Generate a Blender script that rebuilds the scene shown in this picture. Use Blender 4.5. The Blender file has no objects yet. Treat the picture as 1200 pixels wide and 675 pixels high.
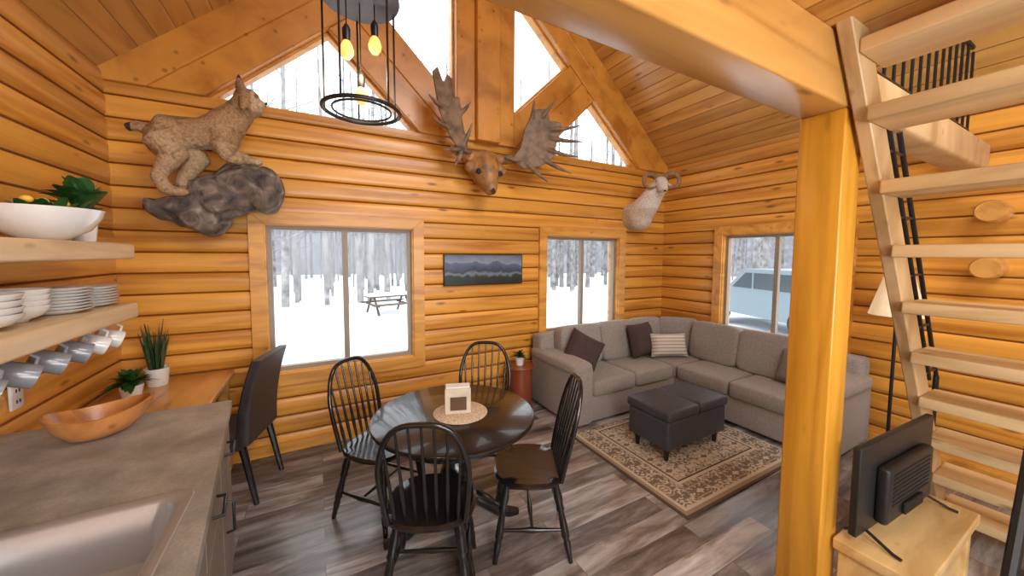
import bpy, bmesh, math, random
from mathutils import Vector, Matrix, noise
random.seed(7)
scene=bpy.context.scene
COL=scene.collection
# ------------------------------------------------------------ builder
class B:
    def __init__(s): s.v=[];s.f=[];s.m=[];s.sm=[]
    def add(s,vs,fs,m=0,smooth=True,M=None):
        o=len(s.v)
        for p in vs:
            p=Vector(p)
            if M is not None: p=M@p
            s.v.append(p)
        for i,f in enumerate(fs):
            s.f.append([o+i for i in f]);s.m.append(m[i] if isinstance(m,list) else m);s.sm.append(smooth)
    def box(s,x0,x1,y0,y1,z0,z1,m=0,M=None):
        vs=[(x,y,z) for x in(x0,x1) for y in(y0,y1) for z in(z0,z1)]
        fs=[(0,1,3,2),(4,6,7,5),(0,4,5,1),(2,3,7,6),(0,2,6,4),(1,5,7,3)]
        s.add(vs,fs,m,False,M)
    def rbox(s,x0,x1,y0,y1,z0,z1,r=.02,m=0,M=None,seg=3):
        bm=bmesh.new();bmesh.ops.create_cube(bm,size=1)
        for v in bm.verts:
            v.co=Vector(((x0+x1)/2+v.co.x*(x1-x0),(y0+y1)/2+v.co.y*(y1-y0),(z0+z1)/2+v.co.z*(z1-z0)))
        bmesh.ops.bevel(bm,geom=bm.edges[:],offset=r,segments=seg,profile=.5,affect='EDGES')
        bm.verts.index_update()
        s.add([v.co.copy() for v in bm.verts],[[v.index for v in f.verts] for f in bm.faces],m,True,M);bm.free()
    def ell(s,c,r,m=0,M=None,e1=1,e2=1,nu=24,nv=14):
        def sp(a,e): return math.copysign(abs(a)**e,a)
        vs=[];fs=[]
        for j in range(1,nv):
            ph=-math.pi/2+math.pi*j/nv
            for i in range(nu):
                th=2*math.pi*i/nu
                vs.append((c[0]+r[0]*sp(math.cos(ph),e1)*sp(math.cos(th),e2),c[1]+r[1]*sp(math.cos(ph),e1)*sp(math.sin(th),e2),c[2]+r[2]*sp(math.sin(ph),e1)))
        nb=len(vs);vs.append((c[0],c[1],c[2]-r[2]));vs.append((c[0],c[1],c[2]+r[2]))
        for j in range(nv-2):
            for i in range(nu):
                k=(i+1)%nu;fs.append((j*nu+i,j*nu+k,(j+1)*nu+k,(j+1)*nu+i))
        for i in range(nu):
            k=(i+1)%nu;fs.append((nb,k,i));fs.append((nb+1,(nv-2)*nu+i,(nv-2)*nu+k))
        s.add(vs,fs,m,True,M)
    def tube(s,pts,rad,m=0,n=10,closed=False,M=None,flat=None):
        pts=[Vector(p) for p in pts];N=len(pts)
        if not hasattr(rad,'__len__'): rad=[rad]*N
        vs=[];fs=[]
        up=None
        for i,p in enumerate(pts):
            if closed: t=(pts[(i+1)%N]-pts[i-1])
            else: t=pts[min(i+1,N-1)]-pts[max(i-1,0)]
            if t.length<1e-9:t=Vector((0,0,1))
            t.normalize()
            if up is None:
                up=Vector((0,0,1)) if abs(t.z)<.9 else Vector((1,0,0))
            up=(up-t*up.dot(t));
            if up.length<1e-6: up=t.orthogonal()
            up.normalize();sd=t.cross(up)
            for k in range(n):
                a=2*math.pi*k/n
                fl=1 if flat is None else flat
                vs.append(p+sd*math.cos(a)*rad[i]+up*math.sin(a)*rad[i]*fl)
        for i in range(N if closed else N-1):
            j=(i+1)%N
            for k in range(n):
                l=(k+1)%n;fs.append((i*n+k,i*n+l,j*n+l,j*n+k))
        if not closed:
            fs.append(tuple(reversed(range(n))));fs.append(tuple((N-1)*n+k for k in range(n)))
        s.add(vs,fs,m,True,M)
    def lathe(s,prof,c=(0,0),m=0,n=32,M=None):
        vs=[];fs=[]
        for r,z in prof:
            for k in range(n):
                a=2*math.pi*k/n;vs.append((c[0]+r*math.cos(a),c[1]+r*math.sin(a),z))
        for i in range(len(prof)-1):
            for k in range(n):
                l=(k+1)%n;fs.append((i*n+k,i*n+l,(i+1)*n+l,(i+1)*n+k))
        if prof[0][0]>1e-4: fs.append(tuple(reversed(range(n))))
        if prof[-1][0]>1e-4: fs.append(tuple((len(prof)-1)*n+k for k in range(n)))
        s.add(vs,fs,m,True,M)
    def loft(s,rings,m=0,M=None,capa=True,capb=True):
        n=len(rings[0]);vs=[p for r in rings for p in r];fs=[]
        for i in range(len(rings)-1):
            for k in range(n):
                l=(k+1)%n;fs.append((i*n+k,i*n+l,(i+1)*n+l,(i+1)*n+k))
        if capa: fs.append(tuple(reversed(range(n))))
        if capb: fs.append(tuple((len(rings)-1)*n+k for k in range(n)))
        s.add(vs,fs,m,True,M)
    def prism(s,poly,a,b,m=0,plane='xz',M=None):
        n=len(poly)
        def P(u,v,w):
            return {'xz':(u,w,v),'xy':(u,v,w),'yz':(w,u,v)}[plane]
        vs=[P(u,v,a) for u,v in poly]+[P(u,v,b) for u,v in poly]
        fs=[tuple(range(n)),tuple(reversed(range(n,2*n)))]
        for i in range(n):
            j=(i+1)%n;fs.append((i,i+n,j+n,j))
        s.add(vs,fs,m,False,M)
    def ring(s,poly,w,a,b,m=0,plane='xz'):
        n=len(poly);P=[Vector(p) for p in poly]
        area=sum(P[i].x*P[(i+1)%n].y-P[(i+1)%n].x*P[i].y for i in range(n))
        sg=1 if area>0 else -1
        L=[]
        for i in range(n):
            d=(P[(i+1)%n]-P[i]).normalized();nn=Vector((-d.y,d.x))*sg
            L.append((P[i]+nn*w,d))
        Q=[]
        for i in range(n):
            p1,d1=L[i-1];p2,d2=L[i]
            cr=d1.x*d2.y-d1.y*d2.x
            t=((p2.x-p1.x)*d2.y-(p2.y-p1.y)*d2.x)/cr
            Q.append(p1+d1*t)
        for i in range(n):
            j=(i+1)%n
            s.prism([tuple(P[i]),tuple(P[j]),tuple(Q[j]),tuple(Q[i])],a,b,m,plane)
    def pillow(s,c,w,h,t,m=0,M=None,n=12):
        vs=[];fs=[]
        for sgn in(1,-1):
            for i in range(n+1):
                for j in range(n+1):
                    x=-1+2*i/n;y=-1+2*j/n
                    k=max(0,(1-x**4)*(1-y**4))**.5
                    px=x*(1-.06*(1-y*y)*abs(x));py=y*(1-.06*(1-x*x)*abs(y))
                    vs.append((c[0]+px*w/2,c[1]+sgn*(k*t/2+.004),c[2]+py*h/2))
        o=(n+1)**2
        for i in range(n):
            for j in range(n):
                a=i*(n+1)+j;q=(a,a+1,a+n+2,a+n+1)
                fs.append(q);fs.append(tuple(reversed([o+z for z in q])))
        edge=[i*(n+1) for i in range(n+1)]+[n*(n+1)+j for j in range(1,n+1)]+[i*(n+1)+n for i in range(n-1,-1,-1)]+[j for j in range(n-1,0,-1)]
        for i in range(len(edge)):
            a=edge[i];b=edge[(i+1)%len(edge)];fs.append((a,b,b+o,a+o))
        s.add(vs,fs,m,True,M)
    def mesh(s,name,mats,ang=40):
        me=bpy.data.meshes.new(name);me.from_pydata([tuple(v) for v in s.v],[],s.f)
        for mt in mats: me.materials.append(mt)
        me.polygons.foreach_set('material_index',s.m)
        me.polygons.foreach_set('use_smooth',s.sm)
        bm=bmesh.new();bm.from_mesh(me);bmesh.ops.recalc_face_normals(bm,faces=bm.faces[:]);bm.to_mesh(me);bm.free()
        try: me.set_sharp_from_angle(angle=math.radians(ang))
        except Exception: pass
        me.update();return me
    def obj(s,name,mats,loc=(0,0,0),rz=0,bevel=0,parent=None,ang=40):
        if not isinstance(mats,(list,tuple)): mats=[mats]
        o=bpy.data.objects.new(name,s.mesh(name,mats,ang));COL.objects.link(o)
        o.location=loc;o.rotation_euler=(0,0,rz)
        if bevel:
            md=o.modifiers.new('bevel','BEVEL');md.width=bevel;md.segments=2;md.limit_method='ANGLE';md.angle_limit=math.radians(30)
        if parent: o.parent=parent
        return o
def empty(name,loc=(0,0,0),rz=0):
    o=bpy.data.objects.new(name,None);COL.objects.link(o);o.location=loc;o.rotation_euler=(0,0,rz);return o
def fuse(name,b,voxel,mat,colfn=None,smooth=3,disp=None,parent=None,flat=False):
    o=bpy.data.objects.new('tmp',b.mesh('tmp',[mat]));COL.objects.link(o)
    r=o.modifiers.new('r','REMESH');r.mode='VOXEL';r.voxel_size=voxel
    q=o.modifiers.new('s','SMOOTH');q.factor=.5;q.iterations=smooth
    dg=bpy.context.evaluated_depsgraph_get();dg.update()
    me=bpy.data.meshes.new_from_object(o.evaluated_get(dg))
    bpy.data.objects.remove(o)
    me.name=name;me.materials.clear();me.materials.append(mat)
    if disp:
        for v in me.vertices: v.co=disp(v.co.copy())
    for p in me.polygons: p.use_smooth=not flat
    if colfn:
        ca=me.color_attributes.new('Col','FLOAT_COLOR','POINT')
        for i,v in enumerate(me.vertices):
            c=colfn(v.co);ca.data[i].color=(c[0],c[1],c[2],1)
    n=bpy.data.objects.new(name,me);COL.objects.link(n)
    if parent:n.parent=parent
    return n
def RZ(a):return Matrix.Rotation(a,4,'Z')
def T(x,y,z):return Matrix.Translation((x,y,z))
# ------------------------------------------------------------ materials
def newmat(name):
    m=bpy.data.materials.new(name);m.use_nodes=True;nt=m.node_tree;nt.nodes.clear()
    out=nt.nodes.new('ShaderNodeOutputMaterial');bs=nt.nodes.new('ShaderNodeBsdfPrincipled')
    nt.links.new(bs.outputs[0],out.inputs[0]);return m,nt,bs
def N(nt,t,**k):
    n=nt.nodes.new('ShaderNode'+t)
    for a,b in k.items(): setattr(n,a,b)
    return n
def Mth(nt,op,a,b=None,c=None):
    n=N(nt,'Math',operation=op)
    for i,x in enumerate((a,b,c)):
        if x is None: continue
        if isinstance(x,(int,float)): n.inputs[i].default_value=x
        else: nt.links.new(x,n.inputs[i])
    return n.outputs[0]
def mixc(nt,fac,a,b,mode='MIX'):
    n=N(nt,'MixRGB',blend_type=mode)
    for i,x in enumerate((fac,a,b)):
        if isinstance(x,(int,float)): n.inputs[i].default_value=x
        elif isinstance(x,tuple): n.inputs[i].default_value=(*x,1)
        else: nt.links.new(x,n.inputs[i])
    return n.outputs[0]
def ramp(nt,fac,stops):
    n=N(nt,'ValToRGB');e=n.color_ramp.elements
    while len(e)<len(stops): e.new(.5)
    for i,(p,c) in enumerate(stops):
        e[i].position=p;e[i].color=(*c,1)
    nt.links.new(fac,n.inputs[0]);return n.outputs[0]
def maprange(nt,v,a,b,c,d):
    n=N(nt,'MapRange');nt.links.new(v,n.inputs[0])
    for i,x in enumerate((a,b,c,d)): n.inputs[i+1].default_value=x
    return n.outputs[0]
def wood(name,base,dark,scale,rough=.35,plank=None,knots=.5,coat=.2,groove=False,vary=.2):
    m,nt,bs=newmat(name)
    tc=N(nt,'TexCoord')
    sep=N(nt,'SeparateXYZ');nt.links.new(tc.outputs['Object'],sep.inputs[0])
    off=None
    if plank:
        ax,w=plank
        q=Mth(nt,'DIVIDE',sep.outputs[ax],w);fl=Mth(nt,'FLOOR',q)
        wn=N(nt,'TexWhiteNoise',noise_dimensions='1D');nt.links.new(fl,wn.inputs['W'])
        off=wn
    mp=N(nt,'Mapping');mp.inputs['Scale'].default_value=scale
    nt.links.new(tc.outputs['Object'],mp.inputs[0]);vec=mp.outputs[0]
    if off:
        va=N(nt,'VectorMath',operation='MULTIPLY_ADD');nt.links.new(off.outputs['Color'],va.inputs[0]);va.inputs[1].default_value=(17,13,11);nt.links.new(vec,va.inputs[2]);vec=va.outputs[0]
    no=N(nt,'TexNoise');no.inputs['Scale'].default_value=1;no.inputs['Detail'].default_value=6;no.inputs['Distortion'].default_value=.6
    nt.links.new(vec,no.inputs['Vector'])
    lt=tuple(min(1,c*1.22) for c in base)
    col=ramp(nt,no.outputs[0],[(.32,dark),(.5,base),(.72,lt)])
    mk=N(nt,'Mapping');mk.inputs['Scale'].default_value=tuple(max(.9,min(x,3.2))for x in scale);nt.links.new(tc.outputs['Object'],mk.inputs[0]);kv=mk.outputs[0]
    if off:
        vb=N(nt,'VectorMath',operation='MULTIPLY_ADD');nt.links.new(off.outputs['Color'],vb.inputs[0]);vb.inputs[1].default_value=(7,5,9);nt.links.new(kv,vb.inputs[2]);kv=vb.outputs[0]
    vo=N(nt,'TexVoronoi');vo.inputs['Scale'].default_value=2.3;nt.links.new(kv,vo.inputs['Vector'])
    kf=maprange(nt,vo.outputs['Distance'],.05,.14,knots,0)
    col=mixc(nt,kf,col,tuple(c*.3 for c in dark))
    if off:
        bri=maprange(nt,wn.outputs['Value'],0,1,1-vary,1+vary)
        hs=N(nt,'HueSaturation');nt.links.new(col,hs.inputs['Color']);nt.links.new(bri,hs.inputs['Value']);col=hs.outputs[0]
        if groove:
            fr=Mth(nt,'FRACT',q);d=Mth(nt,'ABSOLUTE',Mth(nt,'SUBTRACT',fr,.5))
            g=maprange(nt,d,.45,.495,0,1)
            col=mixc(nt,Mth(nt,'MULTIPLY',g,.65),col,tuple(c*.4 for c in dark))
            bp=N(nt,'Bump');bp.inputs['Strength'].default_value=.6;bp.inputs['Distance'].default_value=.01
            nt.links.new(Mth(nt,'SUBTRACT',1,g),bp.inputs['Height']);nt.links.new(bp.outputs[0],bs.inputs['Normal'])
    nt.links.new(col,bs.inputs['Base Color'])
    bs.inputs['Roughness'].default_value=rough
    bs.inputs['Coat Weight'].default_value=coat;bs.inputs['Coat Roughness'].default_value=.25
    return m
def plain(name,c,rough=.5,metal=0,var=.12,ns=20,bump=0,bs_scale=200,coat=0,emit=None,sheen=0):
    m,nt,bs=newmat(name);tc=N(nt,'TexCoord')
    no=N(nt,'TexNoise');no.inputs['Scale'].default_value=ns;no.inputs['Detail'].default_value=4
    nt.links.new(tc.outputs['Object'],no.inputs['Vector'])
    col=ramp(nt,no.outputs[0],[(.3,tuple(x*(1-var) for x in c)),(.7,tuple(min(1,x*(1+var)) for x in c))])
    nt.links.new(col,bs.inputs['Base Color']);bs.inputs['Roughness'].default_value=rough;bs.inputs['Metallic'].default_value=metal
    bs.inputs['Coat Weight'].default_value=coat;bs.inputs['Sheen Weight'].default_value=sheen
    if bump:
        n2=N(nt,'TexNoise');n2.inputs['Scale'].default_value=bs_scale;nt.links.new(tc.outputs['Object'],n2.inputs['Vector'])
        bp=N(nt,'Bump');bp.inputs['Strength'].default_value=bump;bp.inputs['Distance'].default_value=.003
        nt.links.new(n2.outputs[0],bp.inputs['Height']);nt.links.new(bp.outputs[0],bs.inputs['Normal'])
    if emit:
        bs.inputs['Emission Color'].default_value=(*emit[0],1);bs.inputs['Emission Strength'].default_value=emit[1]
    return m
def fur(name,bump=.5):
    m,nt,bs=newmat(name);a=N(nt,'VertexColor');a.layer_name='Col'
    tc=N(nt,'TexCoord');no=N(nt,'TexNoise');no.inputs['Scale'].default_value=70;no.inputs['Detail'].default_value=5;nt.links.new(tc.outputs['Object'],no.inputs['Vector'])
    f=maprange(nt,no.outputs[0],.3,.7,.65,1.25)
    hs=N(nt,'HueSaturation');nt.links.new(a.outputs[0],hs.inputs['Color']);nt.links.new(f,hs.inputs['Value'])
    nt.links.new(hs.outputs[0],bs.inputs['Base Color']);bs.inputs['Roughness'].default_value=.85
    bp=N(nt,'Bump');bp.inputs['Strength'].default_value=bump;bp.inputs['Distance'].default_value=.01;nt.links.new(no.outputs[0],bp.inputs['Height']);nt.links.new(bp.outputs[0],bs.inputs['Normal'])
    return m
BASE=(.66,.305,.046);DARK=(.45,.165,.017)
CH=.155
M_logX=wood('log_wood_x',BASE,DARK,(.7,9,14),plank=(2,CH),knots=.8,vary=.12)
M_logY=wood('log_wood_y',BASE,DARK,(9,.7,14),plank=(2,CH),knots=.8,vary=.12)
M_groove=plain('log_groove_stain',(.25,.08,.010),.6)  # darker stain gathered in the log grooves
M_ceil=wood('ceiling_boards',(.66,.37,.10),(.48,.23,.045),(9,.7,3),plank=(0,.105),groove=True,knots=.8,rough=.3,vary=.15)
M_trimX=wood('trim_wood',(.67,.32,.055),(.49,.20,.026),(1.5,8,10),knots=.4)
M_beam=wood('beam_wood',(.60,.30,.075),(.42,.18,.033),(.7,8,10),knots=.7,rough=.28,coat=.4)
M_post=wood('post_wood',(.66,.31,.026),(.50,.21,.014),(12,12,.8),knots=.6,rough=.35,coat=.3)
M_gable=wood('gable_log_wood',(.60,.27,.042),(.41,.155,.018),(3,8,3),knots=.6)
M_loft=wood('loft_boards',(.62,.32,.075),(.43,.18,.03),(9,.7,3),plank=(0,.14),groove=True,knots=.6)
M_pine=wood('pale_pine',(.72,.50,.22),(.54,.33,.12),(2,9,9),knots=.7,rough=.4,coat=.15)
M_pineS=wood('pale_pine_tread',(.68,.50,.27),(.49,.32,.15),(9,1.2,9),knots=.8,rough=.45,coat=.1)
M_pineV=wood('pale_pine_stringer',(.56,.38,.19),(.39,.24,.10),(5,9,2),knots=.6,rough=.45,coat=.1)
M_desk=wood('desk_wood',(.64,.32,.09),(.46,.20,.04),(8,1,8),knots=.4)
M_black=plain('black_paint',(.010,.009,.009),.22,coat=.3)
M_blackm=plain('black_metal',(.015,.015,.016),.4,metal=.3)
M_white=plain('white_ceramic',(.74,.73,.70),.2,var=.03,coat=.4)
M_gray=plain('gray_ceramic',(.24,.25,.27),.25,var=.05,coat=.4)
M_steel=plain('stainless_steel',(.52,.535,.56),.33,metal=.75,var=.05,ns=4)
M_vinyl=plain('window_vinyl',(.30,.25,.19),.5,var=.03)
M_leather=plain('dark_leather',(.030,.025,.026),.5,bump=.3,bs_scale=150)
M_otto=plain('charcoal_leather',(.050,.055,.070),.5,bump=.2,bs_scale=180)
M_sofa=plain('taupe_fabric',(.285,.25,.22),.95,var=.16,ns=60,bump=.5,bs_scale=400,sheen=.2)
M_brownp=plain('brown_pillow_fabric',(.06,.035,.03),.9,bump=.4)
M_greyp=plain('grey_pillow_fabric',(.20,.17,.145),.95,bump=.4)
M_cab=plain('cabinet_taupe',(.22,.19,.16),.5,var=.1,ns=6)
M_green=plain('leaf_green',(.022,.085,.018),.35,var=.4)
M_green2=plain('leaf_grey_green',(.035,.075,.03),.5,var=.4,ns=40)
M_yellow=plain('yellow_bloom',(.75,.42,.05),.5)
M_snow=plain('snow',(.86,.88,.92),.8,var=.04,ns=.6)
M_bark=plain('birch_bark',(.27,.26,.255),.9,var=.5,ns=3)
M_far=plain('distant_woods',(.30,.30,.32),1,var=.35,ns=1.2)
M_bone=plain('antler_bone',(.20,.135,.08),.6,var=.5,ns=12)
M_skull=plain('moose_skull',(.32,.15,.045),.5,var=.55,ns=12)
M_horn=plain('sheep_horn',(.26,.16,.08),.6,var=.3,ns=30,bump=.8,bs_scale=60)
def m_rock():
    m,nt,bs=newmat('rock_grey_brown');tc=N(nt,'TexCoord')
    a=N(nt,'TexNoise');a.inputs['Scale'].default_value=9;a.inputs['Detail'].default_value=8;a.inputs['Distortion'].default_value=1.2;nt.links.new(tc.outputs['Object'],a.inputs['Vector'])
    c=ramp(nt,a.outputs[0],[(.3,(.045,.037,.033)),(.47,(.13,.105,.088)),(.58,(.22,.165,.12)),(.72,(.38,.34,.30))])
    nt.links.new(c,bs.inputs['Base Color']);bs.inputs['Roughness'].default_value=.9
    bp=N(nt,'Bump');bp.inputs['Strength'].default_value=.8;bp.inputs['Distance'].default_value=.02;nt.links.new(a.outputs[0],bp.inputs['Height']);nt.links.new(bp.outputs[0],bs.inputs['Normal']);return m
M_rock=m_rock()
M_fur=fur('lynx_fur');M_wool=fur('sheep_hair',.3)
M_amber=plain('bulb_amber_glass',(.9,.45,.12),.2,emit=((1,.42,.10),1.6))
M_shade=plain('lamp_shade_linen',(.85,.70,.48),.8,emit=((1,.72,.4),.3))
M_red=wood('cherry_wood',(.23,.05,.02),(.13,.025,.01),(6,6,2),knots=.1)
M_bowlw=wood('burl_wood',(.50,.21,.06),(.28,.09,.02),(6,14,6),knots=.5,rough=.3)
def m_glass():
    m=bpy.data.materials.new('window_glass');m.use_nodes=True;nt=m.node_tree;nt.nodes.clear()
    o=N(nt,'OutputMaterial');a=N(nt,'BsdfTransparent');b=N(nt,'BsdfGlossy');b.inputs['Roughness'].default_value=.02
    x=N(nt,'MixShader');x.inputs[0].default_value=.006
    nt.links.new(a.outputs[0],x.inputs[1]);nt.links.new(b.outputs[0],x.inputs[2]);nt.links.new(x.outputs[0],o.inputs[0]);return m
M_glass=m_glass()
def m_floor():
    m,nt,bs=newmat('vinyl_plank_floor');tc=N(nt,'TexCoord')
    br=N(nt,'TexBrick');br.offset=.37;br.inputs['Scale'].default_value=1
    br.inputs['Brick Width'].default_value=1.22;br.inputs['Row Height'].default_value=.152;br.inputs['Mortar Size'].default_value=.0016;br.inputs['Mortar Smooth'].default_value=.1
    br.inputs['Color1'].default_value=(0,0,0,1);br.inputs['Color2'].default_value=(1,1,1,1);br.inputs['Mortar'].default_value=(.5,.5,.5,1);br.inputs['Bias'].default_value=0
    nt.links.new(tc.outputs['Object'],br.inputs['Vector'])
    mp=N(nt,'Mapping');mp.inputs['Scale'].default_value=(1.3,8,1);nt.links.new(tc.outputs['Object'],mp.inputs[0])
    va=N(nt,'VectorMath',operation='MULTIPLY_ADD');nt.links.new(br.outputs['Color'],va.inputs[0]);va.inputs[1].default_value=(9,7,5);nt.links.new(mp.outputs[0],va.inputs[2])
    no=N(nt,'TexNoise');no.inputs['Scale'].default_value=1.3;no.inputs['Detail'].default_value=8;no.inputs['Roughness'].default_value=.62;no.inputs['Distortion'].default_value=.5
    nt.links.new(va.outputs[0],no.inputs['Vector'])
    c=ramp(nt,no.outputs[0],[(.30,(.060,.042,.033)),(.45,(.185,.145,.122)),(.57,(.34,.31,.29)),(.75,(.56,.54,.53))])
    s=N(nt,'SeparateColor');nt.links.new(br.outputs['Color'],s.inputs[0])
    hs=N(nt,'HueSaturation');nt.links.new(c,hs.inputs['Color']);nt.links.new(maprange(nt,s.outputs[0],0,1,.5,1.5),hs.inputs['Value'])
    col=mixc(nt,Mth(nt,'MULTIPLY',br.outputs['Fac'],.7),hs.outputs[0],(.03,.024,.02))
    nt.links.new(col,bs.inputs['Base Color']);bs.inputs['Roughness'].default_value=.28
    return m
M_floor=m_floor()
def m_counter():
    m,nt,bs=newmat('laminate_counter');tc=N(nt,'TexCoord')
    a=N(nt,'TexNoise');a.inputs['Scale'].default_value=7;a.inputs['Detail'].default_value=8;nt.links.new(tc.outputs['Object'],a.inputs['Vector'])
    b=N(nt,'TexNoise');b.inputs['Scale'].default_value=160;nt.links.new(tc.outputs['Object'],b.inputs['Vector'])
    c=ramp(nt,a.outputs[0],[(.3,(.22,.215,.19)),(.5,(.33,.325,.30)),(.72,(.48,.47,.44))])
    c=mixc(nt,maprange(nt,b.outputs[0],.35,.65,0,.4),c,(.19,.185,.17))
    nt.links.new(c,bs.inputs['Base Color']);bs.inputs['Roughness'].default_value=.35;return m
M_counter=m_counter()
def m_rug(x0,x1,y0,y1):
    m,nt,bs=newmat('oriental_rug');tc=N(nt,'TexCoord');sp=N(nt,'SeparateXYZ');nt.links.new(tc.outputs['Object'],sp.inputs[0])
    X,Y=sp.outputs[0],sp.outputs[1]
    dx=Mth(nt,'MINIMUM',Mth(nt,'SUBTRACT',X,x0),Mth(nt,'SUBTRACT',x1,X));dy=Mth(nt,'MINIMUM',Mth(nt,'SUBTRACT',Y,y0),Mth(nt,'SUBTRACT',y1,Y))
    d=Mth(nt,'MINIMUM',dx,dy)
    def pingp(v,w):
        n=N(nt,'Math',operation='PINGPONG');nt.links.new(v,n.inputs[0]);n.inputs[1].default_value=w;return n.outputs[0]
    cb=N(nt,'CombineXYZ');nt.links.new(pingp(Mth(nt,'SUBTRACT',X,(x0+x1)/2),.22),cb.inputs[0]);nt.links.new(pingp(Mth(nt,'SUBTRACT',Y,(y0+y1)/2),.22),cb.inputs[1])
    nz=N(nt,'TexNoise');nz.inputs['Scale'].default_value=15;nz.inputs['Detail'].default_value=1;nz.inputs['Distortion'].default_value=2.6;nt.links.new(cb.outputs[0],nz.inputs['Vector'])
    vo=N(nt,'TexVoronoi',feature='DISTANCE_TO_EDGE');vo.inputs['Scale'].default_value=10;nt.links.new(cb.outputs[0],vo.inputs['Vector'])
    cream=(.60,.53,.41);dk=(.10,.075,.06);tan=(.34,.26,.17)
    f1=maprange(nt,nz.outputs[0],.52,.55,0,1);f2=maprange(nt,vo.outputs[0],.03,.05,1,0)
    field=mixc(nt,f1,cream,(.20,.155,.12));field=mixc(nt,Mth(nt,'MULTIPLY',f2,.7),field,tan)
    bord=mixc(nt,f1,(.20,.155,.12),cream);bord=mixc(nt,Mth(nt,'MULTIPLY',f2,.6),bord,(.55,.46,.33))
    def band(a,b):
        return Mth(nt,'MULTIPLY',Mth(nt,'GREATER_THAN',d,a),Mth(nt,'LESS_THAN',d,b))
    c=mixc(nt,Mth(nt,'LESS_THAN',d,.26),field,bord)
    c=mixc(nt,band(.25,.275),c,cream);c=mixc(nt,band(.275,.29),c,dk);c=mixc(nt,band(.05,.075),c,cream);c=mixc(nt,band(.02,.05),c,tan);c=mixc(nt,Mth(nt,'LESS_THAN',d,.02),c,dk)
    nt.links.new(c,bs.inputs['Base Color']);bs.inputs['Roughness'].default_value=.95;return m
def m_stripes(name,c1,c2,scale):
    m,nt,bs=newmat(name);tc=N(nt,'TexCoord');w=N(nt,'TexWave');w.bands_direction='Z';w.inputs['Scale'].default_value=scale;w.inputs['Distortion'].default_value=.3
    nt.links.new(tc.outputs['Object'],w.inputs['Vector']);nt.links.new(ramp(nt,w.outputs[0],[(.1,c2),(.3,c1)]),bs.inputs['Base Color']);bs.inputs['Roughness'].default_value=.9;return m
M_stripe=m_stripes('striped_pillow_fabric',(.66,.60,.52),(.34,.29,.24),8)
# ------------------------------------------------------------ room
XL,XR,YB,YR=-1.25,4.45,3.55,-2.6
XC=1.60;SL=.88;ZP=2.95
HW=XR-XC
ZG=2.87
def log_wall(name,axis,pos,inward,u0,u1,z1,opens,mat):
    b=B();z=0
    while z<z1-1e-4:
        zt=min(z+CH,z1)
        cuts={z,zt}
        for (a,c,e,f) in opens:
            for q in(e,f):
                if z+1e-4<q<zt-1e-4: cuts.add(q)
        cuts=sorted(cuts)
        for za,zb in zip(cuts[:-1],cuts[1:]):
            zm=(za+zb)/2;iv=[(u0,u1)]
            for(a,c,e,f) in opens:
                if e<zm<f:
                    n=[]
                    for p,q in iv:
                        if c<=p or a>=q:n.append((p,q));continue
                        if a>p:n.append((p,a))
                        if c<q:n.append((c,q))
                    iv=n
            g=.007
            def off(t):
                tt=(t-z)
                if tt<g: return -.010*(1-tt/g)
                if tt>CH-g: return -.010*(1-(CH-tt)/g)
                u=(tt-g)/(CH-2*g)
                return .012*(1-abs(2*u-1)**4)
            ts=sorted({t for t in [za,zb]+[z+k for k in(g,.013,.021,.033,.050,.0775,.105,.122,.134,.142,CH-g)] if za-1e-6<=t<=zb+1e-6})
            ts=[t for i,t in enumerate(ts) if i==0 or t-ts[i-1]>1e-6]
            for p,q in iv:
                prof=[(off(t),t) for t in ts]+[(-.17,ts[-1]),(-.17,ts[0])]
                k=len(prof)
                def V(uu,n_,t):
                    w=pos+inward*n_
                    return (uu,w,t) if axis=='x' else (w,uu,t)
                nf=len(ts)
                vs=[V(p,*prof[i]) for i in range(nf)]+[V(q,*prof[i]) for i in range(nf)]
                fs=[];ms=[]
                for i in range(nf-1):
                    fs.append((i,i+1,nf+i+1,nf+i));mt=(ts[i]+ts[i+1])/2-z
                    ms.append(1 if (mt<g or mt>CH-g) else 0)
                b.add(vs,fs,ms,True)
                cv=[V(p,*x) for x in prof];dv=[V(q,*x) for x in prof]
                for i in(nf-1,nf,nf+1):
                    j=(i+1)%k;b.add([cv[i],cv[j],dv[j],dv[i]],[(0,1,2,3)],0,False)
                b.add(cv,[tuple(range(k))],0,False);b.add(dv,[tuple(range(k))],0,False)
        z=zt
    return b.obj(name,[mat,M_groove],ang=30)
WL=(-.375,.83,.685,1.945);WR=(2.385,3.56,.75,1.93);WS=(1.50,2.66,.78,1.96)
log_wall('wall_back','x',YB,-1,XL-.2,XR+.2,ZG,[WL,WR],M_logX)
log_wall('wall_left','y',XL,1,YR,YB,ZP+.05,[],M_logY)
log_wall('wall_right','y',XR,-1,YR,YB,ZP+.05,[WS],M_logY)
REAR=(-.6,2.6,.9,2.2)  # opening added in the unseen rear wall to hold fill light
log_wall('wall_rear','x',YR,1,XL-.2,XR+.2,5.5,[REAR],M_logX)
b=B();b.box(XL-.2,XR+.2,YR-.2,YB+.2,-.12,0);b.obj('floor',M_floor)
b=B()
def roofz(dx):return ZP+SL*(HW-dx)
for sg in(-1,1):
    e=HW+.35
    b.prism([(XC,roofz(0)),(XC+sg*e,roofz(e)),(XC+sg*e,roofz(e)+.15),(XC,roofz(0)+.15)],YR-.2,YB+.25)
b.obj('ceiling',M_ceil)
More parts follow.
